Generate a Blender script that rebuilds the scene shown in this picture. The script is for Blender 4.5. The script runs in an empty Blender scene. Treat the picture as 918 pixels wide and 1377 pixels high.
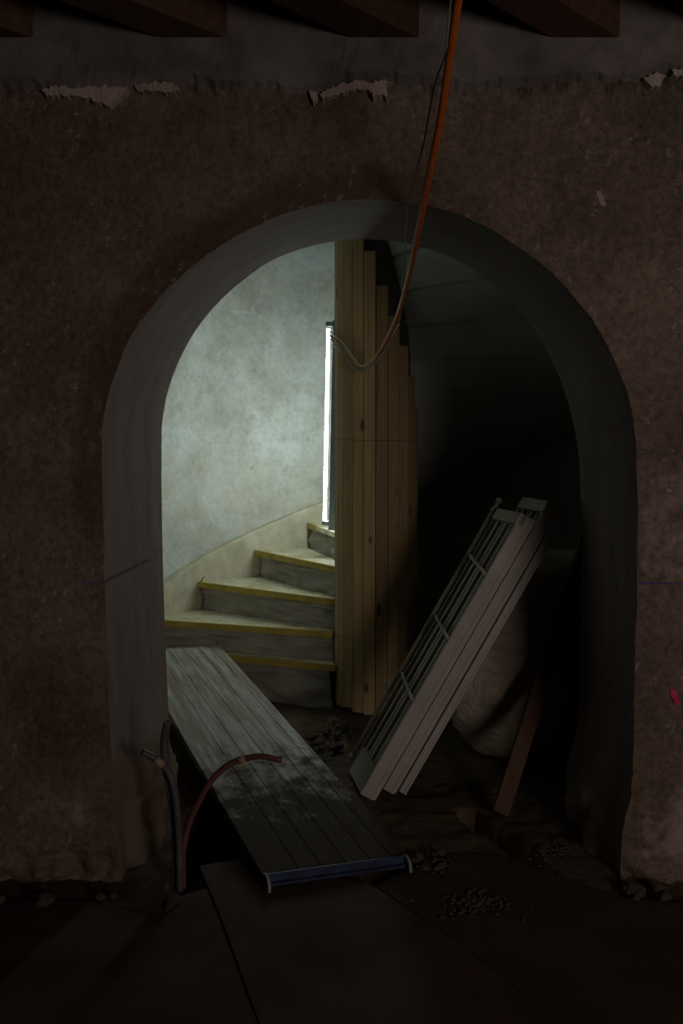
import bpy, bmesh, math, random
from mathutils import Vector, noise
random.seed(7)
scn = bpy.context.scene
COL = scn.collection

# ------------------------------------------------------------------ camera
FPX = 1339.0; CAM_H = 1.46; PITCH = math.atan(78.5 / FPX)
cd = bpy.data.cameras.new('camera'); cam = bpy.data.objects.new('camera', cd); COL.objects.link(cam)
cam.location = (0, 0, CAM_H); cam.rotation_euler = (math.pi / 2 - PITCH, 0, 0)
cd.sensor_fit = 'VERTICAL'; cd.sensor_height = 36.0; cd.lens = 36.0 * FPX / 1377.0
cd.clip_start = 0.05; cd.clip_end = 60
scn.camera = cam
# ------------------------------------------------------------------ world, lights, exposure
w = bpy.data.worlds.new('world'); scn.world = w; w.use_nodes = True
w.node_tree.nodes['Background'].inputs[0].default_value = (0, 0, 0, 1)
w.node_tree.nodes['Background'].inputs[1].default_value = 0.0
TUBE_STRENGTH = 64.0
ld = bpy.data.lights.new('room_lamp_right_offscreen', 'AREA'); ld.shape = 'DISK'; ld.size = 1.2
ld.energy = 42.0; ld.color = (1.0, 0.83, 0.75)
lo = bpy.data.objects.new('room_lamp_right_offscreen', ld); COL.objects.link(lo)
lo.location = (2.2, -1.9, 1.3)
lo.rotation_euler = (Vector((1.7, 3.35, 1.0)) - Vector((2.2, -1.9, 1.3))).to_track_quat('-Z', 'Y').to_euler()
scn.view_settings.view_transform = 'Standard'; scn.view_settings.look = 'None'
scn.view_settings.exposure = 0.0; scn.view_settings.gamma = 1.0
scn.view_settings.use_curve_mapping = False

# ------------------------------------------------------------------ pixel -> point
CF = Vector((0, math.cos(PITCH), -math.sin(PITCH))); CU = Vector((0, math.sin(PITCH), math.cos(PITCH)))
CO = Vector((0, 0, CAM_H))
def ray(px, py): return CF + Vector((1, 0, 0)) * ((px - 459) / FPX) - CU * ((py - 688.5) / FPX)
def PY(px, py, Y):
    v = ray(px, py); return CO + v * (Y / v.y)
def PZ(px, py, Z=0.0):
    v = ray(px, py); return CO + v * ((Z - CAM_H) / v.z)

# ------------------------------------------------------------------ helpers
def fbm(x, y, z, s, o=3):
    v = 0; a = 1
    for i in range(o):
        v += a * noise.noise(Vector((x * s, y * s, z * s))); s *= 2.1; a *= .5
    return v
def sstep(a, b, x):
    t = min(1, max(0, (x - a) / (b - a))); return t * t * (3 - 2 * t)
def link(name, me, mat, parent=None):
    o = bpy.data.objects.new(name, me); COL.objects.link(o)
    if mat: me.materials.append(mat)
    if parent: o.parent = parent
    return o
def mesh(name, vs, fs, mat, parent=None, smooth=False):
    me = bpy.data.meshes.new(name); me.from_pydata([tuple(v) for v in vs], [], fs); me.update()
    if smooth: me.polygons.foreach_set('use_smooth', [True] * len(me.polygons))
    return link(name, me, mat, parent)
def frombm(name, bm, mat, parent=None, smooth=False, bevel=0):
    if bevel: bmesh.ops.bevel(bm, geom=list(bm.edges), offset=bevel, segments=2, affect='EDGES', profile=.6)
    bmesh.ops.recalc_face_normals(bm, faces=bm.faces)
    me = bpy.data.meshes.new(name); bm.to_mesh(me); bm.free()
    if smooth: me.polygons.foreach_set('use_smooth', [True] * len(me.polygons))
    return link(name, me, mat, parent)
def hexa(bm, p):          # 8 corners: 4 low ring, 4 high ring
    v = [bm.verts.new(q) for q in p]
    for f in ((3, 2, 1, 0), (4, 5, 6, 7), (0, 1, 5, 4), (1, 2, 6, 5), (2, 3, 7, 6), (3, 0, 4, 7)):
        bm.faces.new([v[i] for i in f])
def fbox(bm, o, a, b, c, ra, rb, rc):    # box in frame (o;a,b,c)
    P = lambda i, j, k: o + a * ra[i] + b * rb[j] + c * rc[k]
    hexa(bm, [P(0, 0, 0), P(1, 0, 0), P(1, 1, 0), P(0, 1, 0), P(0, 0, 1), P(1, 0, 1), P(1, 1, 1), P(0, 1, 1)])
def prism(bm, pts, d):    # pts polygon, extruded by vector d
    n = len(pts); a = [bm.verts.new(p) for p in pts]; b = [bm.verts.new(Vector(p) + d) for p in pts]
    bm.faces.new(a[::-1]); bm.faces.new(b)
    for i in range(n): bm.faces.new((a[i], a[(i + 1) % n], b[(i + 1) % n], b[i]))
def spline(pts, n):       # Catmull-Rom through pts
    P = [Vector(p) for p in pts]; P = [P[0] * 2 - P[1]] + P + [P[-1] * 2 - P[-2]]; out = []
    segs = len(P) - 3
    for i in range(n + 1):
        t = i / n * segs; k = min(int(t), segs - 1); t -= k
        a, b, c, d = P[k:k + 4]
        out.append(.5 * ((2 * b) + (c - a) * t + (2 * a - 5 * b + 4 * c - d) * t * t + (3 * b - a - 3 * c + d) * t ** 3))
    return out
def sweep(bm, path, r, seg=10, hollow=False, phase=0):
    rings = []
    t0 = (path[1] - path[0]).normalized(); up = t0.orthogonal().normalized()
    N = len(path)
    rads = []
    for i, p in enumerate(path):
        t = (path[min(i + 1, N - 1)] - path[max(i - 1, 0)]).normalized()
        up = (up - t * up.dot(t)).normalized(); s = t.cross(up)
        rr = r(i / (N - 1)) if callable(r) else r
        rings.append([bm.verts.new(p + (up * math.cos(2 * math.pi * k / seg) + s * math.sin(2 * math.pi * k / seg)) * rr) for k in range(seg)])
        rads.append((p, t, up, s, rr))
    for i in range(N - 1):
        for k in range(seg):
            bm.faces.new((rings[i][k], rings[i][(k + 1) % seg], rings[i + 1][(k + 1) % seg], rings[i + 1][k]))
    if not hollow:
        bm.faces.new(rings[0][::-1]); bm.faces.new(rings[-1])
    else:
        bm.faces.new(rings[0][::-1])
        p, t, up, s, rr = rads[-1]
        i1 = [bm.verts.new(p + (up * math.cos(2 * math.pi * k / seg) + s * math.sin(2 * math.pi * k / seg)) * rr * .72) for k in range(seg)]
        i2 = [bm.verts.new(p - t * .05 + (up * math.cos(2 * math.pi * k / seg) + s * math.sin(2 * math.pi * k / seg)) * rr * .7) for k in range(seg)]
        for k in range(seg):
            k2 = (k + 1) % seg
            bm.faces.new((rings[-1][k], rings[-1][k2], i1[k2], i1[k])); bm.faces.new((i1[k], i1[k2], i2[k2], i2[k]))
        bm.faces.new(i2)
def tube(name, path, r, mat, parent=None, seg=10, hollow=False):
    bm = bmesh.new(); sweep(bm, path, r, seg, hollow); return frombm(name, bm, mat, parent, smooth=True)
def tag(o, label, cat, group=None):
    o['label'] = label; o['category'] = cat
    if group: o['group'] = group
    return o
def empty(name, loc=(0, 0, 0)):
    o = bpy.data.objects.new(name, None); COL.objects.link(o); o.location = loc; o.empty_display_size = .1; return o
def adopt(root):          # parts were built in world coordinates: keep them there under the moved empty
    bpy.context.view_layer.update()
    for c in root.children: c.matrix_parent_inverse = root.matrix_world.inverted()

# ------------------------------------------------------------------ materials
class M:
    def __init__(s, name, rough=.85):
        s.m = bpy.data.materials.new(name); s.m.use_nodes = True; s.t = s.m.node_tree
        s.b = s.t.nodes['Principled BSDF']; s.b.inputs['Roughness'].default_value = rough
        s.b.inputs['Specular IOR Level'].default_value = .25
        s.tc = s.t.nodes.new('ShaderNodeTexCoord'); s.h = None
    def n(s, ty, **kw):
        x = s.t.nodes.new(ty)
        for k, v in kw.items(): setattr(x, k, v)
        return x
    def l(s, a, b): s.t.links.new(a, b)
    def coords(s, scale=(1, 1, 1), rot=(0, 0, 0)):
        mp = s.n('ShaderNodeMapping'); mp.inputs['Scale'].default_value = scale; mp.inputs['Rotation'].default_value = rot
        s.l(s.tc.outputs['Object'], mp.inputs['Vector']); return mp.outputs[0]
    def noise(s, scale, detail=5, rough=.6, vec=None, dist=0):
        x = s.n('ShaderNodeTexNoise'); x.inputs['Scale'].default_value = scale; x.inputs['Detail'].default_value = detail
        x.inputs['Roughness'].default_value = rough; x.inputs['Distortion'].default_value = dist
        s.l(vec if vec else s.tc.outputs['Object'], x.inputs['Vector']); return x.outputs[0]
    def ramp(s, fac, stops):
        r = s.n('ShaderNodeValToRGB'); e = r.color_ramp.elements
        while len(e) < len(stops): e.new(.5)
        for i, (p, c) in enumerate(stops):
            e[i].position = p; e[i].color = (c, c, c, 1) if not hasattr(c, '__len__') else (*c, 1)
        s.l(fac, r.inputs[0]); return r.outputs[0]
    def mix(s, fac, a, b, mode='MIX'):
        x = s.n('ShaderNodeMix', data_type='RGBA', blend_type=mode)
        for v, i in ((fac, 0), (a, 6), (b, 7)):
            if hasattr(v, 'links'): s.l(v, x.inputs[i])
            else: x.inputs[i].default_value = v if i == 0 else (*v, 1)
        return x.outputs[2]
    def math(s, op, a, b=0):
        x = s.n('ShaderNodeMath', operation=op)
        for v, i in ((a, 0), (b, 1)):
            if hasattr(v, 'links'): s.l(v, x.inputs[i])
            else: x.inputs[i].default_value = v
        return x.outputs[0]
    def attr(s, name):
        a = s.n('ShaderNodeAttribute', attribute_name=name); sp = s.n('ShaderNodeSeparateColor')
        s.l(a.outputs['Color'], sp.inputs[0]); return sp.outputs
    def out(s, col, bump=None, strength=.3, dist=.01):
        if hasattr(col, 'links'): s.l(col, s.b.inputs['Base Color'])
        else: s.b.inputs['Base Color'].default_value = (*col, 1)
        if bump is not None:
            bn = s.n('ShaderNodeBump'); bn.inputs['Strength'].default_value = strength; bn.inputs['Distance'].default_value = dist
            s.l(bump, bn.inputs['Height']); s.l(bn.outputs[0], s.b.inputs['Normal'])
        return s.m

def simple(name, c1, c2, scale=8, rough=.85, bump=.3, bscale=60, metal=0, lo=.35, hi=.65):
    m = M(name, rough); m.b.inputs['Metallic'].default_value = metal
    c = m.ramp(m.noise(scale), [(lo, c1), (hi, c2)])
    return m.out(c, m.noise(bscale, 4), bump, .01)

def wall_material():
    m = M('old_brown_plaster', .95); a = m.attr('mask')
    base = m.ramp(m.noise(2.2, 8, .65), [(.3, (.12, .085, .064)), (.5, (.205, .150, .114)), (.68, (.29, .22, .175))])
    fine = m.ramp(m.noise(45, 6, .7), [(.3, .5), (.5, .95), (.7, 1.3)])
    base = m.mix(1, base, fine, 'MULTIPLY')
    n1 = m.noise(14, 6, .7)
    # worn red margin along the arch
    f = m.math('ADD', a[0], m.math('MULTIPLY', m.math('SUBTRACT', m.noise(7, 6, .7), .5), 1.9))
    base = m.mix(m.ramp(f, [(.35, 0.0), (.9, .75)]), base, (.115, .066, .05))
    # pale scraped plaster
    f = m.math('ADD', a[1], m.math('MULTIPLY', m.math('SUBTRACT', n1, .5), 1.1))
    base = m.mix(m.ramp(f, [(.45, 0.0), (.7, .85)]), base, (.44, .33, .29))
    # soot and drips
    dn = m.noise(9, 5, .7, m.coords((3.2, 3.2, .35)))
    f = m.math('ADD', a[2], m.math('MULTIPLY', m.math('SUBTRACT', dn, .5), 1.6))
    base = m.mix(m.ramp(f, [(.5, 0.0), (.75, .8)]), base, (.05, .04, .036))
    # little white specks and scratches
    v = m.n('ShaderNodeTexVoronoi'); v.inputs['Scale'].default_value = 22; m.l(m.mix(.05, m.coords((1, 1, .6)), m.ramp(m.noise(60, 3), [(.3, 0.0), (.7, 1.0)])), v.inputs['Vector'])
    sp = m.math('MULTIPLY', m.ramp(v.outputs['Distance'], [(.10, 1.0), (.22, 0.0)]), m.ramp(m.noise(3.1, 4), [(.45, 0.0), (.58, .85)]))
    base = m.mix(sp, base, (.5, .4, .36))
    h = m.math('ADD', m.noise(30, 8, .7), m.math('MULTIPLY', m.noise(7, 4), .8))
    return m.out(base, h, .8, .02)

def reveal_material():
    m = M('smooth_lime_render', .9)
    st = m.noise(6, 6, .65, m.coords((1.2, 1.2, .35)))
    c = m.ramp(st, [(.3, (.205, .165, .142)), (.6, (.285, .232, .20)), (.8, (.35, .288, .25))])
    a = m.attr('mask')
    f = m.math('ADD', a[0], m.math('MULTIPLY', m.math('SUBTRACT', m.noise(9, 6, .7), .5), .9))
    c = m.mix(m.ramp(f, [(.4, 0.0), (.65, .9)]), c, (.18, .13, .085))
    v = m.n('ShaderNodeTexVoronoi'); v.inputs['Scale'].default_value = 22; m.l(m.coords((1, 1, .5)), v.inputs['Vector'])
    pit = m.math('MULTIPLY', m.ramp(v.outputs['Distance'], [(.10, 1.0), (.22, 0.0)]), m.ramp(m.noise(2.6, 3), [(.52, 0.0), (.60, .9)]))
    pit = m.math('MULTIPLY', pit, a[1])
    c = m.mix(pit, c, (.09, .07, .06))
    h = m.math('SUBTRACT', m.noise(25, 6, .6), pit)
    return m.out(c, h, .35, .01)

def stairwall_material():
    m = M('mottled_grey_plaster', .92)
    big = m.noise(2.3, 7, .62, dist=.4)
    c = m.ramp(big, [(.30, (.38, .40, .34)), (.46, (.47, .50, .44)), (.60, (.55, .60, .57)), (.75, (.62, .68, .68))])
    blot = m.ramp(m.noise(5.5, 6, .7), [(.30, .78), (.48, 1.0), (.72, 1.08)])
    c = m.mix(1, c, blot, 'MULTIPLY')
    fl = m.ramp(m.noise(24, 6, .75), [(.32, .82), (.55, 1.04)])
    c = m.mix(1, c, fl, 'MULTIPLY')
    v = m.n('ShaderNodeTexVoronoi'); v.inputs['Scale'].default_value = 9; m.l(m.tc.outputs['Object'], v.inputs['Vector'])
    spot = m.math('MULTIPLY', m.ramp(v.outputs['Distance'], [(.05, 1.0), (.14, 0.0)]), m.ramp(m.noise(1.7, 3), [(.55, 0.0), (.65, .7)]))
    c = m.mix(spot, c, (.10, .105, .095))
    # ochre damp staining low on the wall, chalky scratches high up
    sx = m.n('ShaderNodeSeparateXYZ'); m.l(m.tc.outputs['Object'], sx.inputs[0])
    low = m.math('MULTIPLY', m.ramp(m.math('MULTIPLY', sx.outputs[2], .4), [(.35, 1.0), (.62, 0.0)]), m.ramp(m.noise(3.4, 5), [(.42, 0.0), (.6, .55)]))
    c = m.mix(low, c, (.50, .45, .28))
    wv = m.n('ShaderNodeTexVoronoi', feature='DISTANCE_TO_EDGE'); wv.inputs['Scale'].default_value = 2.6
    dn = m.n('ShaderNodeTexNoise'); dn.inputs['Scale'].default_value = 5; dn.inputs['Detail'].default_value = 5
    m.l(m.tc.outputs['Object'], dn.inputs['Vector'])
    m.l(m.mix(.22, m.coords((1, 1, 1.6)), dn.outputs['Color']), wv.inputs['Vector'])
    up = m.ramp(m.math('MULTIPLY', sx.outputs[2], .33), [(.66, 0.0), (.74, 1.0)])
    cr = m.math('MULTIPLY', m.math('MULTIPLY', m.ramp(wv.outputs['Distance'], [(.0, 1.0), (.014, 0.0)]), up), m.ramp(m.noise(4.2, 3), [(.45, 0.0), (.6, .5)]))
    c = m.mix(cr, c, (.8, .83, .84))
    return m.out(c, m.noise(40, 6, .65), .25, .01)

def wood_material(name, c1, c2, axis=2, knots=True, rough=.75):
    m = M(name, rough); sc = [38, 38, 38]; sc[axis] = 1.6
    oi = m.n('ShaderNodeObjectInfo')
    g = m.noise(1.0, 5, .6, m.coords(tuple(sc)), .5)
    c = m.ramp(g, [(.3, c1), (.7, c2)])
    c = m.mix(1, c, m.ramp(oi.outputs['Random'], [(0, .72), (1, 1.12)]), 'MULTIPLY')
    if knots:
        ks = [9, 9, 9]; ks[axis] = 3.2
        v = m.n('ShaderNodeTexVoronoi'); v.inputs['Scale'].default_value = 1; m.l(m.coords(tuple(ks)), v.inputs['Vector'])
        c = m.mix(m.ramp(v.outputs['Distance'], [(.07, .9), (.14, 0.0)]), c, (.07, .035, .015))
    return m.out(c, g, .15, .004)

m_wall = wall_material(); m_reveal = reveal_material(); m_well = stairwall_material()
m_board = wood_material('pine_board', (.34, .235, .115), (.50, .37, .19))
m_beam = wood_material('old_brown_beam', (.07, .038, .021), (.12, .065, .036), axis=1, knots=False)
m_lath = wood_material('reddish_lath', (.10, .054, .033), (.16, .088, .055), knots=False)
m_conc = simple('board_marked_concrete', (.10, .09, .083), (.21, .19, .178), 5, .95, .8, 18)
m_pinkpl = simple('pale_pink_plaster', (.32, .245, .215), (.48, .39, .35), 9, .95, .7, 30)
m_ceil = simple('dark_ceiling_board', (.06, .042, .03), (.10, .072, .052), 4, .95)
m_soffit = simple('grey_stone_soffit', (.34, .36, .34), (.46, .48, .46), 3, .92, .5, 24)
m_core = simple('dark_newel_stone', (.07, .07, .062), (.14, .135, .12), 6, .95, .5, 20)
m_dirt = simple('dry_brown_earth', (.05, .036, .022), (.145, .105, .068), 5, 1.0, 1.0, 35, lo=.3, hi=.7)
m_stone = simple('rubble_stone_grey', (.06, .05, .042), (.15, .125, .11), 7, .95, .6, 25)
m_sheet = simple('brown_hardboard', (.040, .027, .017), (.078, .054, .034), 3, .9, .3, 40)
m_sheet2 = simple('red_brown_hardboard', (.052, .031, .023), (.095, .058, .042), 3, .9, .3, 40)
m_tread = None
def tread_material():
    m = M('dusty_tread_cover', .95)
    c = m.ramp(m.noise(6, 7, .7), [(.32, (.42, .38, .22)), (.5, (.62, .58, .40)), (.68, (.74, .72, .58))])
    s = m.ramp(m.noise(32, 5, .8), [(.34, .35), (.46, 1.0)])
    return m.out(m.mix(1, c, s, 'MULTIPLY'), m.noise(50, 4), .6, .01)
m_tread = tread_material()
m_yellow = simple('yellow_edge_tape', (.34, .26, .05), (.50, .40, .09), 7, .6, .2, 50)
m_cloth = simple('grey_cover_cloth', (.28, .272, .232), (.40, .392, .338), 4, .95, .25, 120)
m_string = simple('pale_plastered_stringer', (.42, .40, .28), (.60, .58, .44), 7, .9, .5, 30)
m_wire = simple('thin_steel_wire', (.10, .09, .075), (.16, .14, .12), 20, .6)
m_rad = simple('off_white_enamel', (.40, .375, .34), (.50, .475, .43), 5, .5, .08, 40)
m_raddark = simple('dull_grey_enamel', (.30, .30, .28), (.38, .38, .36), 5, .6, .08, 40)
m_bag = None
def bag_material():
    m = M('cream_woven_plastic', .6)
    c = m.ramp(m.noise(4, 6, .65), [(.3, (.46, .39, .29)), (.7, (.66, .58, .46))])
    wr = m.noise(6, 5, .6, m.coords((1, 1, 2.2)), 1.5)
    return m.out(c, wr, .9, .03)
m_bag = bag_material()
m_blue = simple('blue_painted_steel', (.03, .035, .06), (.045, .07, .15), 16, .5, .2, 50)
m_conduit = simple('grey_violet_conduit', (.075, .068, .075), (.12, .11, .12), 12, .5, .1, 60)
m_conduit_red = simple('dull_red_conduit', (.13, .055, .05), (.19, .08, .07), 12, .5, .1, 60)
m_tan = simple('tan_tape', (.34, .24, .15), (.42, .31, .2), 12, .7)
m_orange = simple('orange_cable_jacket', (.42, .095, .012), (.56, .145, .022), 14, .45, .1, 60)
m_grey = simple('grey_cable_jacket', (.25, .235, .22), (.36, .34, .32), 14, .45, .1, 60)
m_white = simple('pale_cable_jacket', (.55, .53, .47), (.66, .64, .58), 14, .4, .1, 60)
m_house = simple('blue_grey_lamp_housing', (.22, .26, .30), (.28, .32, .36), 6, .5, .05, 60)
m_chalk = simple('blue_chalk', (.06, .06, .22), (.11, .10, .34), 30, .95)
m_pink = simple('pink_marker_paint', (.55, .03, .13), (.70, .06, .2), 30, .9)
def tube_material():
    m = bpy.data.materials.new('lit_fluorescent_tube'); m.use_nodes = True; t = m.node_tree
    t.nodes.remove(t.nodes['Principled BSDF']); e = t.nodes.new('ShaderNodeEmission')
    e.inputs[0].default_value = (.90, 1.0, .97, 1); e.inputs[1].default_value = TUBE_STRENGTH
    t.links.new(e.outputs[0], t.nodes['Material Output'].inputs[0]); return m
m_tube = tube_material()
def ramp_material():      # metal deck, ridges along local X, earth trodden onto its low end
    m = M('dusty_grey_metal_deck', .55)
    c = m.ramp(m.noise(5, 6, .65, m.coords((.6, 3, 1))), [(.3, (.36, .36, .33)), (.7, (.56, .57, .55))])
    st = m.ramp(m.noise(3, 6, .75, m.coords((.55, 9, 1))), [(.42, 0.0), (.56, .9)])
    c = m.mix(st, c, (.22, .185, .12))
    sx = m.n('ShaderNodeSeparateXYZ'); m.l(m.tc.outputs['Object'], sx.inputs[0])
    f = m.math('ADD', m.math('MULTIPLY', sx.outputs[0], -.42), m.math('MULTIPLY', m.noise(6, 9, .78), 1.35))
    f2 = m.ramp(f, [(.22, 0.0), (.46, .93)])
    c = m.mix(f2, c, (.055, .042, .03))
    rr = m.ramp(f2, [(0, .5), (1, .95)]); m.l(rr, m.b.inputs['Roughness'])
    return m.out(c, m.noise(30, 6, .7), .5, .01)
m_deck = ramp_material()

# ------------------------------------------------------------------ the arch wall
WY, BY = 3.35, 4.29
FL = [(137, 600), (138, 650), (139, 720), (141, 800), (145, 900), (149, 1000), (152, 1100), (160, 1160), (166, 1210), (170, 1260)]
FA = [(137, 600), (139, 565), (149, 520), (172, 460), (200, 418), (240, 374), (300, 328), (370, 292), (440, 273), (500, 268), (560, 274), (620, 290),
      (680, 320), (740, 366), (790, 422), (820, 472), (842, 525), (852, 570), (856, 620)]
FR = [(856, 620), (857, 700), (856, 800), (853, 900), (852, 1000), (848, 1060), (838, 1110), (834, 1160), (836, 1210), (836, 1260)]
BL = [(217, 600), (217, 650), (218, 720), (220, 800), (223, 880), (226, 950), (228, 1000), (229, 1050), (230, 1080), (231, 1110)]
BA = [(217, 600), (218, 568), (226, 525), (243, 480), (266, 440), (295, 405), (330, 374), (372, 347), (430, 328), (490, 322), (545, 327), (600, 343),
      (650, 372), (690, 406), (722, 448), (748, 498), (766, 550), (775, 590), (779, 620)]
BR = [(779, 620), (781, 700), (782, 800), (780, 900), (777, 960), (774, 1000), (772, 1030), (771, 1060), (770, 1080), (770, 1110)]
def contour(px, Y, n, spl=True):
    P = spline([PY(a, b, Y) for a, b in px], 400)
    L = [0]
    for i in range(1, len(P)): L.append(L[-1] + (P[i] - P[i - 1]).length)
    out = []; j = 0
    for i in range(n + 1):
        t = L[-1] * i / n
        while j < len(L) - 2 and L[j + 1] < t: j += 1
        u = (t - L[j]) / max(1e-9, L[j + 1] - L[j]); out.append(P[j].lerp(P[j + 1], u))
    return out
NJ, NA = 120, 260
front = contour(FL, WY, NJ)[::-1] + contour(FA, WY, NA)[1:] + contour(FR, WY, NJ)[1:]
back = contour(BL, BY, NJ)[::-1] + contour(BA, BY, NA)[1:] + contour(BR, BY, NJ)[1:]
N = len(front)
CX, CZ = .094, 1.47
X0, X1, ZT = -3.2, 3.4, 3.2
def outer(i):
    p = front[i]
    if i <= NJ: return Vector((X0, WY, p.z))
    if i >= NJ + NA: return Vector((X1, WY, p.z))
    a = math.pi * (1 - (i - NJ) / NA); dx, dz = math.cos(a), math.sin(a)
    t = min((X1 - CX) / dx if dx > 1e-6 else 1e9, (X0 - CX) / dx if dx < -1e-6 else 1e9, (ZT - CZ) / dz if dz > 1e-6 else 1e9)
    return Vector((CX + dx * t, WY, CZ + dz * t))
MR = 90
vs, masks = [], []
# edge wobble: a hand-thrown, chipped arris
edge = []
for i, p in enumerate(front):
    chip = fbm(p.x, 0, p.z, 9, 3) * .003 + max(0, noise.noise(Vector((p.x * 26, 3, p.z * 26))) - .3) * .012
    d = Vector((p.x - CX, 0, p.z - CZ if p.z > CZ else 0)).normalized()
    edge.append(p + d * chip)
def plateau(x, z, a, b, c, d, r):
    return sstep(a - r, a + r, x) * (1 - sstep(b - r, b + r, x)) * sstep(c - r, c + r, z) * (1 - sstep(d - r, d + r, z))
for i in range(N):
    o = outer(i)
    for j in range(MR + 1):
        s = (j / MR) ** 1.7; p = edge[i].lerp(o, s)
        dist = (p - edge[i]).length
        dy = fbm(p.x, 1.3, p.z, 3.0, 3) * .014 + fbm(p.x, 7, p.z, 17, 2) * .004
        k = 1 - sstep(.03, .15, p.z + .05 * noise.noise(Vector((p.x * 4, 0, 1))))      # rubble footing
        if k > 0:
            vd = noise.voronoi(Vector((p.x * 13, 0, p.z * 15)))[0]
            dy += k * ((vd[0] - .35) * .10 - .015)
        # a worn hollow where the plaster has gone, by the right foot
        dy *= sstep(0, .03, dist) * .9 + .1
        vs.append((p.x, WY + dy, p.z))
        R = (1 - sstep(.05, .17, dist)) * (1 - sstep(.2, .6, p.x)) * .9 * sstep(.9, 1.3, p.z)
        G = .85 * plateau(p.x, p.z, 1.0, 1.45, .06, .38, .05) * (.5 + .5 * sstep(-.1, .1, (p.x - 1.1) - (p.z - .12) * .6) * sstep(-.12, .0, (p.z - .02) - (p.x - 1.0) * .4))
        G = max(G, .55 * plateau(p.x, p.z, 1.0, 1.3, 1.02, 1.4, .04), .5 * plateau(p.x, p.z, -1.15, -.82, .16, .30, .05))
        B = .62 * sstep(2.52, 2.70, p.z + .05 * fbm(p.x, 2, 0, 5, 2))
        B = max(B, .55 * plateau(p.x, p.z, -.42, -.37, 2.2, 2.7, .02))
        masks.append((R, G, B, 1))
fs = []
W1 = MR + 1
for i in range(N - 1):
    for j in range(MR): fs.append((i * W1 + j, i * W1 + j + 1, (i + 1) * W1 + j + 1, (i + 1) * W1 + j))
wall = mesh('wall_front', vs, fs, m_wall, smooth=True); wall['kind'] = 'structure'
wall['label'] = 'old brown plastered wall with a round arched opening'
at = wall.data.color_attributes.new('mask', 'FLOAT_COLOR', 'POINT')
at.data.foreach_set('color', [c for m_ in masks for c in m_])

# reveal (smooth rendered soffit and jambs), a part of the wall
ND = 46; vs, masks = [], []
for i in range(N):
    for j in range(ND + 1):
        t = j / ND; p = (edge[i] if j == 0 else front[i]).lerp(back[i], t); c = Vector((CX, p.y, min(p.z, CZ)))
        nin = Vector((CX - p.x, 0, (CZ - p.z) if p.z > CZ else 0)).normalized()
        d = fbm(p.x, p.y, p.z, 2.2, 2) * .005 * sstep(0, .12, t)
        if p.z < .7:                                   # footing swells out of the jamb
            k = (1 - sstep(.12, .50, p.z)); e = math.sin(math.pi * min(1, max(0, (t - .12) / .85))) ** .7 if t > .12 else 0
            vd = noise.voronoi(Vector((p.x * 8, p.y * 8, p.z * 9)))[0]
            d += k * e * (.075 + .03 * fbm(p.x, p.y, p.z, 6, 3) + (.045 * (vd[0] - .3) if p.z < .2 else 0))
        if j == 0: d = 0
        if j == ND: d = d * .3
        q = p + nin * d
        vs.append(q)
        low = (1 - sstep(.22, .55, p.z + .15 * (t - .5))) * (1 if p.x < 0 else 0)    # ochre dirt on the left foot
        masks.append((.75 * low, sstep(1.55, 1.2, p.z), 0, 1))
W1 = ND + 1; fs = []
for i in range(N - 1):
    for j in range(ND): fs.append((i * W1 + j, (i + 1) * W1 + j, (i + 1) * W1 + j + 1, i * W1 + j + 1))
rev = mesh('arch_reveal', vs, fs, m_reveal, wall, smooth=True); rev['label'] = 'smooth grey render lining the thick arch'
at = rev.data.color_attributes.new('mask', 'FLOAT_COLOR', 'POINT'); at.data.foreach_set('color', [c for m_ in masks for c in m_])
# rear face of the wall around the opening
vs = []; fs = []
for i in range(N):
    o = outer(i); b = back[i]
    # flares away behind the arris to meet the round stair shaft
    fl = Vector((b.x * 1.13 + (.0), BY + .34, b.z)) if i <= NJ + 20 or i >= NJ + NA - 20 else Vector((b.x, BY + .01, b.z + .05))
    vs += [b, fl, Vector((o.x, BY + .36, o.z))]
for i in range(N - 1):
    for j in range(2): fs.append((i * 3 + j, (i + 1) * 3 + j, (i + 1) * 3 + j + 1, i * 3 + j + 1))
mesh('wall_rear_face', vs, fs, m_wall, wall)

# grey board-marked concrete band under the ceiling, ragged lower edge
vs, fs = [], []
nx = 260
for i in range(nx + 1):
    x = -1.75 + 3.7 * i / nx
    zb = 2.655 + .045 * fbm(x, 0, 0, 3.2, 4) + .02 * noise.noise(Vector((x * 40, 1, 0))) + .02 * x
    for j in range(13):
        z = zb + (ZT - zb) * (j / 12) ** 1.2
        y = WY - .026 - .005 * fbm(x * .12, 3, z * 3, 4, 3) - (.004 if int(z / .075) % 2 else 0)
        if j == 0: y = WY + .01
        vs.append((x, y, z))
for i in range(nx):
    for j in range(12): fs.append((i * 13 + j, i * 13 + j + 1, (i + 1) * 13 + j + 1, (i + 1) * 13 + j))
o = mesh('concrete_band', vs, fs, m_conc, wall); o['label'] = 'ragged grey concrete band under the ceiling'
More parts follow.
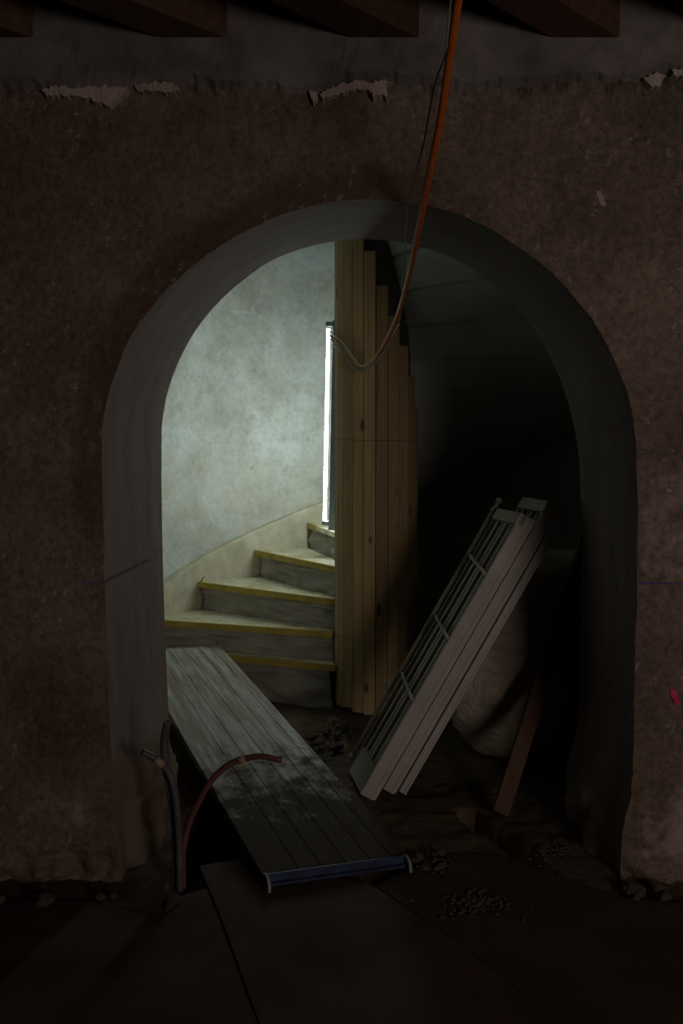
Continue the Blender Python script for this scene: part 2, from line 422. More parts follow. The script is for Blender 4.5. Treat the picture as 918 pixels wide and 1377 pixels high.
# remnants of pale plaster
def patch(px, seed, depth=.033, mat=m_pinkpl, name='plaster_remnant', rag=3.0):
    rnd = random.Random(seed); pts = []
    for k in range(len(px)):
        a, b = Vector(px[k]), Vector(px[(k + 1) % len(px)]); n = max(1, int((b - a).length / 3))
        for t in range(n):
            q = a.lerp(b, t / n); pts.append((q.x + rnd.uniform(-rag, rag) * .6, q.y + rnd.uniform(-rag, rag)))
    bm = bmesh.new(); F = [PY(x, y, WY - depth) for x, y in pts]
    cx = sum(p.x for p in F) / len(F); cz = sum(p.z for p in F) / len(F)
    prism(bm, F, Vector((0, depth + .02, 0)))
    bm.verts.ensure_lookup_table()
    for k in range(len(F)):
        v = bm.verts[k]; v.co.x += (cx - v.co.x) * .04; v.co.z += (cz - v.co.z) * .22; v.co.y += rnd.uniform(0, .004)
    bmesh.ops.triangulate(bm, faces=[f for f in bm.faces if len(f.verts) > 4])
    return frombm(name, bm, mat, wall)
patch([(54, 118), (75, 112), (110, 113), (145, 111), (176, 116), (168, 128), (156, 136), (147, 148), (134, 140), (108, 131), (80, 128), (60, 128)], 1)
patch([(178, 114), (205, 108), (240, 112), (240, 122), (212, 125), (196, 122), (180, 122)], 2)
patch([(428, 128), (446, 116), (474, 105), (505, 106), (521, 103), (521, 131), (504, 131), (494, 119), (470, 123), (448, 131), (432, 136)], 3)
patch([(415, 122), (424, 120), (430, 134), (420, 139)], 4)
patch([(866, 101), (884, 95), (896, 101), (888, 115), (872, 117)], 5)
patch([(902, 92), (930, 88), (934, 102), (906, 101)], 6)
patch([(803, 254), (809, 257), (816, 278), (810, 281), (802, 264)], 7, .012, rag=1.5)
patch([(896, 656), (903, 656), (903, 662), (895, 663)], 9, .010, rag=1.2)
# chalk level line, 1.02 m up: right wall, left reveal, and the pink spray mark
def strip(name, pts, hw, mat, off):
    vs = []; fs = []
    for k, p in enumerate(pts):
        h = hw * (1 + .5 * math.sin(k * 2.3)); q = Vector(p) + off
        vs += [q + Vector((0, 0, h)), q - Vector((0, 0, h))]
    for k in range(len(pts) - 1): fs.append((2 * k, 2 * k + 1, 2 * k + 3, 2 * k + 2))
    return mesh(name, vs, fs, mat, wall)
def wall_y(x, z): return WY + fbm(x, 1.3, z, 3.0, 3) * .014 + fbm(x, 7, z, 17, 2) * .004
strip('chalk_line', [(1.005 + .03 * k, wall_y(1.005 + .03 * k, 1.022) - .006, 1.022) for k in range(18)], .0022, m_chalk, Vector())
strip('chalk_line', [(-.79 - .02 * k, wall_y(-.79 - .02 * k, 1.03) - .006, 1.025) for k in range(5)], .0016, m_chalk, Vector())
jam = min(range(NJ), key=lambda i: abs(front[i].z - 1.03))
pts = []
for k in range(15):
    t = .03 + .7 * k / 14
    p = edge[jam].lerp(back[jam], t); p.z = 1.03 + .0012 * math.sin(k * 1.7)
    d = fbm(p.x, p.y, p.z, 2.2, 2) * .005 * sstep(0, .12, t)
    pts.append((p.x + d + .005, p.y, p.z))
strip('chalk_line', pts, .0032, m_chalk, Vector())
patch([(902, 924), (909, 925), (912, 936), (914, 950), (908, 952), (905, 940), (900, 932)], 12, .012, m_pink, 'paint_mark', .8)

# ------------------------------------------------------------------ ceiling and beams
bm = bmesh.new()
hexa(bm, [(X0, .2, 3.12), (X1, .2, 3.12), (X1, WY + .4, 3.12), (X0, WY + .4, 3.12), (X0, .2, 3.2), (X1, .2, 3.2), (X1, WY + .4, 3.2), (X0, WY + .4, 3.2)])
ceil = frombm('ceiling', bm, m_ceil); ceil['kind'] = 'structure'
ang = math.radians(43.3); bd = Vector((math.sin(ang), math.cos(ang), 0)); bs = Vector((bd.y, -bd.x, 0))
for px in (-310, -50, 210, 468, 738, 1000):
    p0 = PY(px, 55 if px < 600 else 42, WY - .03); p0.z = PY(px, 50, WY - .03).z
    bm = bmesh.new()
    a0 = p0 - bd * 2.6; a1 = p0 + bd * .05
    wdt = .165
    # end cut flush with the wall
    e1 = a1 + bs * wdt; e1 -= bd * ((e1.y - a1.y) / bd.y)
    hexa(bm, [a0, a0 + bs * wdt, e1, a1] + [q + Vector((0, 0, .24)) for q in (a0, a0 + bs * wdt, e1, a1)])
    frombm('beam', bm, m_beam, ceil, bevel=.006)

# ------------------------------------------------------------------ stair shaft
SC = Vector((.2, 5.73, 0)); RW = 1.5
def cyl(r, th, z): return Vector((SC.x + r * math.cos(math.radians(th)), SC.y + r * math.sin(math.radians(th)), z))
vs, fs = [], []
NT, NZ = 150, 60
T0, T1 = -51.0, 225.5
for i in range(NT + 1):
    th = T0 + (T1 - T0) * i / NT
    for j in range(NZ + 1):
        z = -.2 + 3.6 * j / NZ
        p = cyl(RW, th, z); vs.append(cyl(RW + fbm(p.x, p.y, p.z, 2.2, 3) * .012, th, z))
for i in range(NT):
    for j in range(NZ): fs.append((i * (NZ + 1) + j, i * (NZ + 1) + j + 1, (i + 1) * (NZ + 1) + j + 1, (i + 1) * (NZ + 1) + j))
sw = mesh('wall_back', vs, fs, m_well, smooth=True); sw['kind'] = 'structure'; sw['label'] = 'curved mottled grey plaster wall of the stair shaft'
# shaft wall above the arch
vs, fs = [], []
for i in range(61):
    th = T1 - 360 + (T0 - T1 + 360) * i / 60
    for j in range(9): vs.append(cyl(RW, th, 2.55 + .85 * j / 8))
for i in range(60):
    for j in range(8): fs.append((i * 9 + j, i * 9 + j + 1, (i + 1) * 9 + j + 1, (i + 1) * 9 + j))
mesh('wall_over_arch', vs, fs, m_well, sw, smooth=True)
bm = bmesh.new(); prism(bm, [cyl(RW + .1, k * 10, 3.38) for k in range(36)], Vector((0, 0, .1)))
frombm('shaft_ceiling', bm, m_well, sw)

# ------------------------------------------------------------------ floor (trodden earth) with two gaps
def inpoly(x, y, P):
    c = False; n = len(P)
    for i in range(n):
        a, b = P[i], P[i - 1]
        if (a.y > y) != (b.y > y) and x < (b.x - a.x) * (y - a.y) / (b.y - a.y) + a.x: c = not c
    return c
def nearest(x, y, P):
    best = ((0, 0), 9)
    for i in range(len(P)):
        a, b = P[i - 1], P[i]; dx, dy = b.x - a.x, b.y - a.y
        t = max(0, min(1, ((x - a.x) * dx + (y - a.y) * dy) / (dx * dx + dy * dy))); qx, qy = a.x + dx * t, a.y + dy * t
        d = math.hypot(x - qx, y - qy)
        if d < best[1]: best = ((qx, qy), d)
    return best
slot = [PZ(*q) for q in ((610, 1082), (634, 1083), (664, 1101), (690, 1116), (712, 1140), (756, 1176), (700, 1160), (664, 1132), (640, 1118), (616, 1100))]
hole = [PZ(*q) for q in ((231, 1198), (234, 1150), (250, 1080), (300, 1060), (338, 1150), (270, 1164), (277, 1196), (248, 1207))]
xs = [-3.2, -2.6, -2.1, -1.75] + [-1.5 + .022 * k for k in range(int(3.3 / .022) + 1)] + [2.1, 2.6, 3.4]
ys = [.2, .9, 1.5] + [1.9 + .022 * k for k in range(int(4.5 / .022) + 1)] + [6.7, 7.3]
vs, fs = [], []
for x in xs:
    for y in ys:
        ins = sstep(3.15, 3.6, y)
        z = -.022 + ins * (.012 + .030 * fbm(x, y, 0, 2.5, 3) + .018 * max(0, fbm(x, y, 4, 11, 3)))
        if y > 4.2: z += .010 * fbm(x, y, 9, 24, 2)
        q, dd = min((nearest(x, y, P) for P in (slot, hole)), key=lambda t: t[1])
        if dd < .0115: x_, y_ = q
        else:
            x_, y_ = x, y
            if inpoly(x, y, slot) or inpoly(x, y, hole): z -= .22
        vs.append((x_, y_, z))
ny = len(ys)
for i in range(len(xs) - 1):
    for j in range(ny - 1): fs.append((i * ny + j, (i + 1) * ny + j, (i + 1) * ny + j + 1, i * ny + j + 1))
fl = mesh('floor', vs, fs, m_dirt, smooth=True); fl['kind'] = 'structure'; fl['label'] = 'rough trodden earth floor'

def sheet(px, z, mat, label, th=.010, lift=None):
    bm = bmesh.new(); P = [PZ(a, b, z) for a, b in px]
    if lift:
        for k, dz in lift.items(): P[k].z += dz
    prism(bm, P, Vector((0, 0, -th))); o = frombm('floor_sheet', bm, mat); return tag(o, label, 'floor sheet')
sheet([(-420, 1212), (150, 1212), (228, 1206), (246, 1204), (278, 1194), (296, 1240), (330, 1330), (375, 1450), (-420, 1450)], .0, m_sheet, 'plain dark hardboard floor sheet running up to the wall beside the conduits')
sheet([(268, 1164), (337, 1153), (420, 1170), (500, 1190), (620, 1270), (720, 1350), (860, 1450), (377, 1450), (332, 1330), (300, 1240)], .006, m_sheet2, 'red-brown hardboard floor sheet under the foot of the metal ramp')
sheet([(505, 1190), (600, 1150), (665, 1145), (755, 1180), (840, 1207), (1000, 1222), (1300, 1240), (1300, 1450), (866, 1450), (722, 1350), (622, 1270)], -.002, m_sheet, 'dark hardboard floor sheet at the foot of the bright right wall')
def flap(px, lift, label):
    bm = bmesh.new(); P = [PZ(a, b, .012) for a, b in px]
    for k, dz in lift.items(): P[k].z += dz
    prism(bm, P, Vector((0, 0, -.006))); return tag(frombm('hardboard_scrap', bm, m_sheet), label, 'board scrap')
flap([(166, 1212), (223, 1197), (216, 1226)], {1: .05}, 'triangular scrap of hardboard bent up against the left jamb')
flap([(228, 1200), (246, 1208), (222, 1224)], {0: .02}, 'tiny hardboard scrap at the foot of the conduits')

# ------------------------------------------------------------------ staircase
st = empty('spiral_staircase', SC); tag(st, 'winding staircase with cloth-covered risers and yellow-taped treads', 'staircase')
RT = 1.45
TZ = [0, .252, .425, .605, .785, .965, 1.145]
# nosing lines: inner end by the newel, outer end by the wall
NI = [None, (-.045, 5.63), (-.052, 5.74), (-.045, 5.80), (-.03, 5.90), (.02, 5.98), (.2, 5.95)]
ND_ = [None, (-.65, 5.90), (-1.09, 6.125), (-1.0, 6.63), (-.615, 6.95), (-.232, 7.05), (.2, 7.1)]
def outer_hit(k, r=RT):
    a = Vector(NI[k]); d = (Vector(ND_[k]) - a).normalized(); c = Vector((SC.x, SC.y)); ac = a - c
    b = ac.dot(d); t = -b + math.sqrt(b * b - ac.length_squared + r * r); return a + d * t
def th_of(p): return math.degrees(math.atan2(p.y - SC.y, p.x - SC.x)) % 360
THK = .034
for k in range(1, 6):
    A = Vector(NI[k]); B = outer_hit(k); A2 = Vector(NI[k + 1]); B2 = outer_hit(k + 1)
    t0, t1 = th_of(B), th_of(B2)
    t1 -= 2
    poly = [Vector((A.x, A.y, TZ[k] - THK)), Vector((B.x, B.y, TZ[k] - THK))]
    for s in range(1, 7): poly.append(cyl(RT, t0 + (t1 - t0) * s / 6, TZ[k] - THK))
    q = A2.lerp(B2, .0); poly.append(Vector((q.x + .02, q.y + .04, TZ[k] - THK)))
    # the newel end follows the boards (first two treads) or the stone core
    ra = .2495 if k < 3 else .19
    poly.pop(); t2 = th_of(Vector((q.x + .02, q.y + .04))); t3 = th_of(A)
    for s in range(5): poly.append(cyl(ra, t2 + (t3 - t2) * s / 4.0 * (.97 if s == 4 else 1), TZ[k] - THK))
    bm = bmesh.new(); prism(bm, poly, Vector((0, 0, THK))); trd = frombm('tread', bm, m_tread, st, bevel=.003)
    # taped nosing
    d = (B - A).normalized(); nrm = Vector((-d.y, d.x)); nrm = nrm if nrm.y < 0 or (k == 5 and nrm.x < 0) else -nrm
    if k == 5 and nrm.x > 0: nrm = -nrm
    d3, n3 = d.to_3d(), nrm.to_3d(); o3 = A.to_3d() + Vector((0, 0, TZ[k] - THK - .002)); Lg = (B - A).length
    ts = Lg * .72 if k == 5 else 0
    bm = bmesh.new(); fbox(bm, o3, d3, n3, Vector((0, 0, 1)), (ts, Lg - .012), (-.001, .004), (0, THK + .003))
    fbox(bm, o3, d3, n3, Vector((0, 0, 1)), (ts, Lg - .012), (-.018, .004), (THK + .003, THK + .0045))
    frombm('nosing_tape', bm, m_yellow, trd)
    # riser clad in a sagging cloth, set back under the nosing
    zb = TZ[k - 1] if k > 1 else -.02
    zt = TZ[k] - THK
    nu, nv = 70, 18; vs, fs = [], []
    for i in range(nu + 1):
        u = i / nu
        for j in range(nv + 1):
            v = j / nv
            back_ = -.034
            fold = .016 * math.sin(6.3 * (u * 1.4 + v * .9 + k * .7)) * math.sin(math.pi * v) + .022 * fbm(u * 3 - v * 1.6, k * 3.1, v, 1.6, 3)
            fold += .022 * math.exp(-((v - .86 + .55 * (u - .1) ** 2 * (1 if k % 2 else .6)) / .10) ** 2) * (1 - u) ** .6
            fold += .012 * math.sin(26 * u + 9 * v) * (1 - v) * math.exp(-((u - .12) / .16) ** 2)
            P = o3 * 1; P = A.to_3d() + d3 * ((.03 if k == 1 else 0) + u * (Lg - (.05 if k == 1 else .02))) + n3 * (back_ + fold + .012 * (1 - v) * (k == 4))
            P.z = zb + (zt - zb) * v
            vs.append(P)
    for i in range(nu):
        for j in range(nv): fs.append((i * (nv + 1) + j, (i + 1) * (nv + 1) + j, (i + 1) * (nv + 1) + j + 1, i * (nv + 1) + j + 1))
    o = mesh('riser_cloth', vs, fs, m_cloth, st, smooth=True)
    sm = o.modifiers.new('solid', 'SOLIDIFY'); sm.thickness = .004; sm.offset = -1 if True else 1
# curled end of tape at the third nosing
B = outer_hit(3); p = Vector((B.x + .03, B.y - .01, TZ[3]))
tube('tape_curl', [p, p + Vector((.004, -.004, .02)), p + Vector((.018, -.004, .034)), p + Vector((.03, 0, .038))], lambda t: .007 * (1 - .6 * t), m_tan, st, 6)
# stringer against the wall
vs, fs = [], []
for i in range(81):
    th = 205 - 150 * i / 80
    zt = .655 + .0092 * (153 - th); zb = zt - .48
    for r, z in ((RW - .02 + .02, zt), (RT, zt), (RT - .004, zt - .02), (RT, zb), (RW, zb)): vs.append(cyl(r + .004 * noise.noise(Vector((th * .1, z, 0))), th, z))
for i in range(80):
    for j in range(5): fs.append((i * 5 + j, i * 5 + (j + 1) % 5, (i + 1) * 5 + (j + 1) % 5, (i + 1) * 5 + j))
mesh('stringer', vs, fs, m_string, st)
# upper flight: stone wedges seen from below, with open joints
def zs(th): return 1.88 - .01 * th
def wedge(t0, t1, name, rs, dz, top, mat, n=16, gap=0):
    vs, fs = [], []; nr = len(rs)
    for i in range(n + 1):
        th = t0 + (t1 - t0) * i / n
        for r in rs:
            th = t0 + (t1 - t0) * i / n
            if i in (0, n): th += math.degrees(gap / r) * (-1 if i == 0 else 1)
            p = cyl(r, th, 0); vs.append(cyl(r, th, zs(th) + dz + .004 * fbm(p.x, p.y, 3, 3, 2)))
    base = len(vs)
    for i in range(n + 1):
        th = t0 + (t1 - t0) * i / n
        for r in rs:
            t_ = th + (math.degrees(gap / r) * (-1 if i == 0 else 1) if i in (0, n) else 0)
            vs.append(cyl(r, t_, top if top else zs(th) + dz + .05))
    for i in range(n):
        for j in range(nr - 1):
            a = i * nr + j; fs.append((a, a + 1, a + nr + 1, a + nr)); b = base + a; fs.append((b, b + nr, b + nr + 1, b + 1))
        for j in (0, nr - 1):
            a = i * nr + j; fs.append((a, a + nr, base + a + nr, base + a))
    for i in (0, n):
        for j in range(nr - 1):
            a = i * nr + j; fs.append((a, a + 1, base + a + 1, base + a))
    o = mesh(name, vs, fs, mat, st); bm = bmesh.new(); bm.from_mesh(o.data); bmesh.ops.recalc_face_normals(bm, faces=bm.faces); bm.to_mesh(o.data); bm.free(); return o
RS = [.19, .45, .75, 1.05, 1.35, 1.5]
for k in range(-6, 8):
    t1 = -11 + 18 * k; t0 = t1 - 18
    if t1 > 112: continue
    wedge(t1, t0, 'stone_step', RS, 0, zs(t0) + .2, m_soffit, 16, .010)
wedge(98, -130, 'joint_core', RS, .055, None, m_soffit, 100)
adopt(st)

# ------------------------------------------------------------------ newel column boarded round
nc = empty('boarded_column', SC); tag(nc, 'round newel column wrapped in upright pine boards tied with wire', 'column')
bm = bmesh.new(); prism(bm, [cyl(.195, k * 12, -.1) for k in range(30)], Vector((0, 0, 3.5))); frombm('core', bm, m_core, nc)
RC = .238; NB = 22; BW = 2 * RC * math.tan(math.pi / NB)
for i in range(NB):
    th = -101 + (i - 5) * 360 / NB
    if th > 8: continue
    top = min(3.36, 2.55 - .0101 * (th + 101) + random.uniform(-.012, .012))
    bot = random.uniform(.012, .03) - (.05 if abs(th + 95) < 25 else 0) * .4
    t = math.radians(th); n_ = Vector((math.cos(t), math.sin(t), 0)); s_ = Vector((-n_.y, n_.x, 0))
    o3 = Vector((SC.x, SC.y, 0)) + n_ * (RC + random.uniform(-.0012, .0012))
    lean = random.uniform(-.0005, .0005)
    bm = bmesh.new(); hw = BW / 2 - .0018; tk = .021
    P = lambda a, b, z: o3 + s_ * (a + lean * z) - n_ * b + Vector((0, 0, z))
    hexa(bm, [P(-hw, 0, bot), P(hw, 0, bot), P(hw - .003, tk, bot), P(-hw + .003, tk, bot), P(-hw, 0, top), P(hw, 0, top), P(hw - .003, tk, top), P(-hw + .003, tk, top)])
    frombm('pine_board', bm, m_board, nc, bevel=.0016)
for z0, sl in ((1.53, .012), (.415, .0)):
    path = [cyl(RC / math.cos(math.pi / NB) + .003, -185 + 195 * k / 60, z0 + sl * math.sin(k * .09) + .008 * math.sin(k * .14 + z0)) for k in range(61)]
    tube('binding_wire', path, .0017, m_wire, nc, 6)
adopt(nc)

# ------------------------------------------------------------------ fluorescent lamp on the fifth tread
foot = Vector((-.085, 6.47, TZ[5])); head = PY(447.2, 431, 6.22)
lp = empty('fluorescent_lamp', foot); tag(lp, 'lit fluorescent tube batten standing on the stair beside the column', 'lamp')
u = (head - foot); LL = u.length; u.normalize()
face = Vector((-1, .22, 0)); face = (face - u * face.dot(u)).normalized(); side = u.cross(face)
o3 = foot + Vector((0, 0, .004))
bm = bmesh.new(); fbox(bm, o3, u, face, side, (0, LL), (-.062, -.004), (-.021, .021)); frombm('housing', bm, m_house, lp, bevel=.004)
bm = bmesh.new(); sweep(bm, [o3 + u * .055 + face * .026, o3 + u * (LL - .055) + face * .026], .0105, 16); frombm('tube', bm, m_tube, lp, smooth=True)
for a, b in ((.012, .055), (LL - .055, LL - .012)):
    bm = bmesh.new(); fbox(bm, o3, u, face, side, (a + .015, b), (-.006, .042), (-.012, .012)); frombm('tube_holder', bm, m_house, lp, bevel=.003)
adopt(lp)
# ------------------------------------------------------------------ cables
def cpath(pts, n=90): return spline([PY(a, b, Y) for a, b, Y in pts], n)
main = [(640, -130, 2.25), (617, -6, 2.45), (604, 80, 2.62), (592, 160, 2.8), (576, 240, 3.05), (561, 315, 3.4), (547, 380, 3.9), (533, 428, 4.5), (515, 466, 5.0), (500, 488, 5.3),
        (485, 497, 5.40), (472, 487, 5.46), (461, 470, 5.52), (451, 458, 5.62), (443.5, 450, 5.80)]
tip = o3 + u * (LL - .17) - face * .055
oc = tube('orange_cable', cpath(main[:9] + [(507, 478, 5.17)], 100), .0108, m_orange, None, 12)
mp = cpath(main[8:], 60); mp += spline([mp[-1], mp[-1].lerp(tip, .5) + Vector((-.012, 0, .0)), tip], 10)[1:]
tube('inner_wire', mp, .0052, m_tan, oc, 10)
tag(oc, 'thick orange cable hanging through the arch and looping to the lamp', 'cable')
g = [(634, -130, 2.23), (606, 0, 2.43), (599, 70, 2.6), (583, 118, 2.75), (570, 190, 2.95), (558, 235, 3.1), (549, 275, 3.3), (545, 330, 3.6), (541, 385, 4.0), (537, 430, 4.5), (521, 466, 4.95), (505, 487, 5.27),
     (487, 500, 5.38), (472, 491, 5.44), (460, 474, 5.50), (450, 463, 5.62), (445, 456, 5.80)]
gp = cpath(g, 110); gp += [gp[-1].lerp(tip, .5), tip - u * .02]
tag(tube('grey_cable', gp, lambda t: .0026 if t < .62 else .0048, m_grey, None, 8), 'thin grey cable running down beside the thick orange one', 'cable')
c3 = cpath([(536, 436, 4.56), (520, 462, 4.98), (505, 481, 5.28), (486, 492, 5.38), (474, 480, 5.44), (462, 462, 5.52), (450.5, 452, 5.62), (443.5, 446, 5.80)], 60)
c3 += [c3[-1].lerp(tip, .5), tip + u * .02]
tag(tube('pale_cord', c3, .0042, m_white, None, 8), 'pale lamp cord twisted into the lower loop of the cables', 'cable')
tag(tube('loose_thread', cpath([(489, 501, 5.36), (486, 510, 5.37), (481, 526, 5.38), (477, 541, 5.39)], 10), .0011, m_white, None, 5), 'short loose thread dangling from the cable loop before the boards', 'thread')

# ------------------------------------------------------------------ metal ramp
BRc = PZ(547, 1151, .045); BLc = PZ(366, 1199, .045)
TRc = Vector((-.733, 5.990, .2925))   # rests over the nosing of the first tread
L_ = TRc - BRc; LR = L_.length; ru = L_.normalized(); wv = (BRc - BLc); wv = (wv - ru * wv.dot(ru)); WR = wv.length; wv.normalize(); rn = ru.cross(-wv)
if rn.z < 0: rn = -rn
rp = empty('metal_ramp', (0, 0, 0)); tag(rp, 'long dusty ridged metal deck laid as a ramp up to the stair', 'ramp')
from mathutils import Matrix
rp.matrix_world = Matrix.Translation(BRc - wv * (WR / 2)) @ Matrix((ru, -wv, rn)).transposed().to_4x4()
ex, ey, ez, o0 = Vector((1, 0, 0)), Vector((0, 1, 0)), Vector((0, 0, 1)), Vector()
hw = WR / 2
bm = bmesh.new(); fbox(bm, o0, ex, ey, ez, (0, LR), (-hw, hw), (-.028, -.004)); frombm('deck', bm, m_deck, rp)
cuts = [0, .045, .056, .125, .136, .215, .226, .305, .316, .385, .396, 1]
ribs = [(-hw + a_, min(hw, -hw + b_) - .0013) for a_, b_ in zip(cuts[:-1], cuts[1:])]
for a, b in ribs:
    if b <= a: continue
    bm = bmesh.new(); fbox(bm, o0, ex, ey, ez, (.004, LR - .004), (a, b), (-.004, -.001 if b - a > .03 else .0015)); frombm('deck_rib', bm, m_deck, rp)
bm = bmesh.new(); fbox(bm, o0, ex, ey, ez, (-.006, .0), (-hw, hw), (-.022, .006)); fbox(bm, o0, ex, ey, ez, (-.022, .0), (-hw, hw), (-.030, -.022))
frombm('end_channel', bm, m_blue, rp)
bm = bmesh.new(); fbox(bm, o0, ex, ey, ez, (LR, LR + .005), (-hw, hw), (-.03, .004)); frombm('end_plate', bm, m_deck, rp)
for y in (-hw + .008, hw - .008):
    tube('hook', spline([(.012, y, -.002), (-.02, y, .004), (-.045, y, -.008), (-.052, y, -.034)], 10), .006, m_raddark, rp, 8)
tube('hook', spline([(LR - .02, -hw + .006, .0), (LR + .012, -hw + .006, .006), (LR + .02, -hw + .006, .022)], 8), .006, m_raddark, rp, 8)

# ------------------------------------------------------------------ radiators leaning
b0 = PZ(484, 1068, .015); t0_ = PY(702, 690, b0.y + .10)
au = (t0_ - b0); AL = au.length; au.normalize()
aw = Vector((-.10, 1, .12)); aw = (aw - au * aw.dot(au)).normalized(); an = au.cross(aw)
if an.x < 0: an = -an
def radiator(name, label, org, L, Wd, T, louvre=True, piped=True):
    r = empty(name, (0, 0, 0)); tag(r, label, 'radiator')
    r.matrix_world = Matrix.Translation(org) @ Matrix((au, aw, an)).transposed().to_4x4()
    def bx(nm, ra, rb, rc, mat, bev=.004):
        bm = bmesh.new(); fbox(bm, o0, ex, ey, ez, ra, rb, rc); return frombm(nm, bm, mat, r, bevel=bev)
    bx('side_channel', (0, L), (0, .022), (0, T), m_rad)
    bx('side_flange', (0, L), (-.004, .0), (T * .68, T), m_rad, .001)
    bx('side_channel', (0.02, L - .01), (Wd - .02, Wd), (.012, T), m_rad)
    bx('back_panel', (.01, L - .01), (.022, Wd - .02), (T - .014, T - .002), m_rad)
    bx('end_cap', (L - .055, L), (.0, Wd * .9), (-.004, T * .45), m_rad)
    bx('end_cap', (0, .13), (.022, Wd * .85), (.004, T * .45), m_rad)
    if louvre:
        for k in range(5):
            y = .05 + k * (Wd - .1) / 4.6
            bx('fin', (.10, L - .05), (y, y + .030), (.018 + .006 * (k % 2), T - .014), m_rad, .003)
        for f_ in (.33, .55, .78):
            x = f_ * L
            tube('cross_bar', [Vector((x, .012, -.006)), Vector((x + .05, Wd - .05, -.006))], .008, m_rad, r, 8)
        if not piped: return r
        pp = tube('pipe', [Vector((.03, Wd + .012, .0)), Vector((L + .035, Wd + .012, .0))], .0095, m_rad, r, 10)
        for x in (.045, .40, L - .02, L + .03):
            tube('coupling', [Vector((x, Wd + .012, .0)), Vector((x + .018, Wd + .012, .0))], .014, m_rad, pp, 10)
        tube('valve_stub', [Vector((.40, Wd + .012, 0)), Vector((.41, Wd + .055, -.02))], .008, m_rad, pp, 8)
    else:
        bx('front_panel', (.0, L), (.0, Wd), (-.002, .006), m_rad)
    return r
RWd = .36
radiator('panel_radiator', 'off-white steel radiator with open fins and cross bars, uppermost of the leaning stack', b0, AL, RWd, .072)
radiator('panel_radiator', 'off-white steel radiator sandwiched in the middle of the leaning stack', b0 + an * .088 + au * .058 + aw * .03, AL + .05, RWd, .058, True, False)
radiator('panel_radiator', 'thin off-white radiator panel at the underside of the leaning stack', b0 + an * .1505 + au * .085 + aw * .01, AL - .005, RWd, .032, False)

# ------------------------------------------------------------------ big sack, lath
BCn = Vector((.943, 4.897, .475))
bm = bmesh.new(); bmesh.ops.create_icosphere(bm, subdivisions=5, radius=1)
for v in bm.verts:
    d = v.co.normalized()
    k = (abs(d.x) ** 2.8 + abs(d.y) ** 2.8 + abs(d.z) ** 2.8) ** (-1 / 2.8)
    p = Vector((d.x * .42, d.y * .38, d.z * .52)) * k
    p *= 1 + .05 * fbm(d.x, d.y, d.z, 2.0, 3) + .022 * fbm(d.x * 1, d.y, d.z * 2.4, 5, 3) + .02 * abs(noise.noise(Vector((d.x * 7 + d.z * 3, d.y * 7, d.z * 12))))
    p.z += .12 * p.x * -.9
    p.x += .10 * p.z
    p += BCn
    rr_ = math.hypot(p.x - SC.x, p.y - SC.y)
    if rr_ > 1.46: p.x, p.y = SC.x + (p.x - SC.x) * 1.46 / rr_, SC.y + (p.y - SC.y) * 1.46 / rr_
    if p.x > 1.08: p.y = max(p.y, 4.70)
    if p.z < 0: p.z = .002 + p.z * .03
    v.co = p
sack = empty('builders_sack', (BCn.x, BCn.y, 0)); tag(sack, 'bulging cream plastic builders sack behind the leaning radiators', 'sack')
o = frombm('sack_body', bm, m_bag, sack, smooth=True)
e0 = PY(608, 945, 4.85)
bm = bmesh.new(); bmesh.ops.create_icosphere(bm, subdivisions=3, radius=.034)
for v in bm.verts: v.co = Vector((v.co.x * .9, v.co.y, v.co.z * 1.1)) * (1 + .5 * noise.noise(v.co * 40)) + e0
frombm('knotted_corner', bm, m_bag, sack, smooth=True)
adopt(sack)
p0 = PZ(672, 1098, .0); p1 = PY(792, 722, 4.72)
lu = (p1 - p0).normalized(); ls = lu.cross(Vector((0, 1, 0))).normalized(); lf = lu.cross(ls)
bm = bmesh.new(); fbox(bm, p0 + Vector((0, 0, .012)), lu, ls, lf, (0, (p1 - p0).length + .1), (-.034, .034), (-.011, .011))
tag(frombm('wooden_lath', bm, m_lath, bevel=.002), 'dark reddish wooden lath leaning in front of the sack', 'lath')

# ------------------------------------------------------------------ conduits by the left jamb
def conduit(px, depth, r, mat, label):
    path = [Vector((PY(*px[0], depth[0]).x, PY(*px[0], depth[0]).y, -.2))] + [PY(a, b, d) for (a, b), d in zip(px, depth)]
    o = tube('conduit', spline(path, 60), r, mat, None, 12, True); return tag(o, label, 'conduit')
D0 = PZ(237, 1196, -.02).y
conduit([(236, 1196), (236, 1140), (233, 1090), (226, 1050), (222, 1020), (221, 995), (225, 970)], [D0, D0, D0, D0, D0, D0, D0 - .01], .0135, m_conduit, 'grey conduit standing straight up beside the left jamb')
c2 = conduit([(242, 1199), (241, 1140), (238, 1090), (232, 1052), (222, 1032), (208, 1020), (191, 1011)], [D0 - .03, D0 - .03, D0 - .03, D0 - .03, D0 - .03, D0 - .04, D0 - .05], .0125, m_conduit, 'grey conduit bent over towards the left jamb')
c3 = conduit([(246, 1196), (246, 1150), (252, 1115), (264, 1085), (284, 1050), (308, 1028), (330, 1020), (352, 1017), (378, 1022)], [D0 + .02, D0 + .02, D0 + .01, D0, D0 - .02, D0 - .04, D0 - .06, D0 - .08, D0 - .1], .0105, m_conduit_red, 'dull red conduit arching over towards the metal ramp')
tube('tape_wrap', [PY(320, 1023, D0 - .05), PY(331, 1020, D0 - .06)], .0122, m_tan, c3, 12)
tube('tape_wrap', [PY(219, 1029, D0 - .033), PY(209, 1021, D0 - .04)], .0138, m_tan, c2, 12)

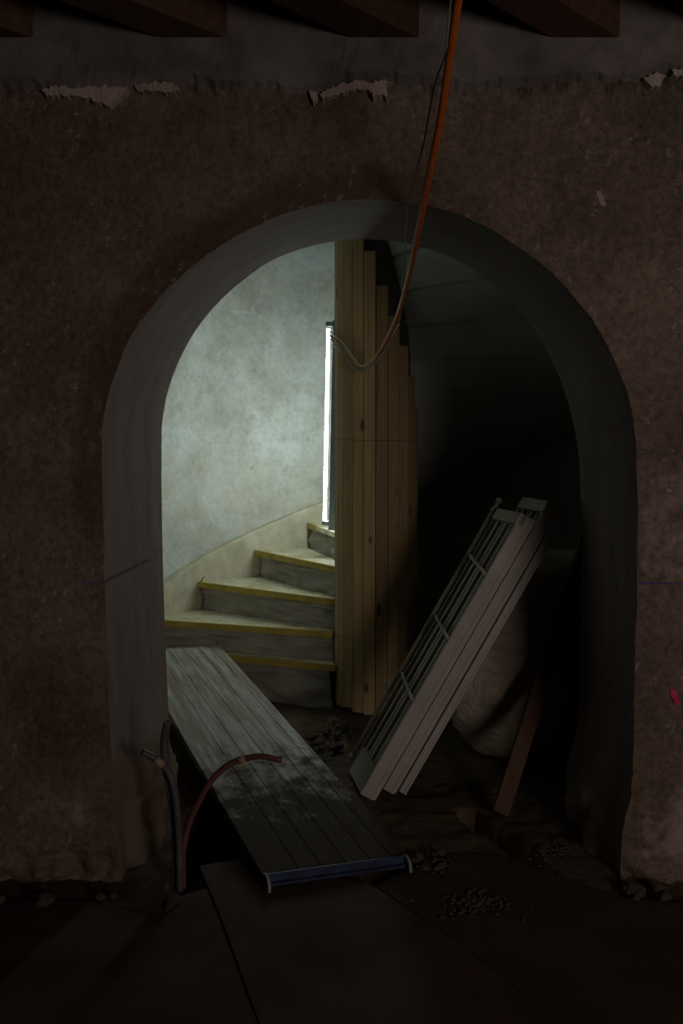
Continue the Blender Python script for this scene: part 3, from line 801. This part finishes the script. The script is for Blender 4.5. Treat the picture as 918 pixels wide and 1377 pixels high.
# ------------------------------------------------------------------ rubble and crumbs
def stone_mesh(seed, r):
    bm = bmesh.new(); bmesh.ops.create_icosphere(bm, subdivisions=2, radius=1)
    for v in bm.verts:
        v.co *= 1 + .35 * noise.noise(v.co * 1.3 + Vector((seed * 5.1, 0, 0)))
        v.co = Vector((v.co.x, v.co.y * .8, v.co.z * .6)) * r
    me = bpy.data.meshes.new('rubble_stone'); bm.to_mesh(me); bm.free(); me.materials.append(m_stone); return me
SM = [stone_mesh(k, 1) for k in range(6)]
def stones(n, area, rr, label, group, zf=0.0):
    for k in range(n):
        a = random.choice(area); px = a[0] + random.uniform(-1, 1) * a[2]; py = a[1] + random.uniform(-1, 1) * a[3]
        p = PZ(px, py, zf); r = random.uniform(*rr)
        o = bpy.data.objects.new('rubble_stone', SM[k % 6]); COL.objects.link(o)
        o.location = (p.x, p.y, zf + r * .42); o.scale = (r, r, r); o.rotation_euler = (0, 0, random.uniform(0, 6))
        tag(o, label, 'stone', group)
stones(9, [(870, 1203, 36, 7)], (.010, .04), 'small grey rubble stone at the foot of the right wall', 'rubble at the right wall foot')
stones(9, [(70, 1212, 90, 6)], (.010, .035), 'small grey rubble stone at the foot of the left wall', 'rubble at the left wall foot')
stones(18, [(430, 995, 30, 22), (455, 985, 25, 15)], (.012, .035), 'small lump of earth and stone between ramp and boarded column', 'lumps before the boarded column', .0)
stones(10, [(575, 1160, 25, 12)], (.010, .022), 'small dark clod beside the blue end of the ramp', 'clods beside the ramp end')
bm = bmesh.new()
def crumb(p, r):
    m4 = Matrix.Translation(p) @ Matrix.Diagonal((r, r * random.uniform(.6, 1), r * .6, 1)) @ Matrix.Rotation(random.uniform(0, 6), 4, 'Z')
    bmesh.ops.create_icosphere(bm, subdivisions=1, radius=1, matrix=m4)
for cx, cy, sx, sy, n in ((575, 1160, 28, 16, 160), (640, 1215, 45, 16, 170), (450, 985, 40, 28, 160), (545, 1050, 40, 20, 60), (760, 1140, 50, 25, 120), (500, 1250, 120, 50, 60), (620, 1010, 30, 20, 60)):
    for k in range(n):
        q = PZ(cx + random.gauss(0, .5) * sx, cy + random.gauss(0, .5) * sy, .004)
        if (q.x > .85 and q.y < 4.35) or (0.02 < q.x < .36 and 4.08 < q.y < 4.7) or (q.x > .5 and q.y > 4.45): continue
        crumb(q, random.uniform(.002, .008))
cr = frombm('earth_crumbs', bm, m_dirt); cr['kind'] = 'stuff'; tag(cr, 'loose earth crumbs scattered over the floor', 'dirt')
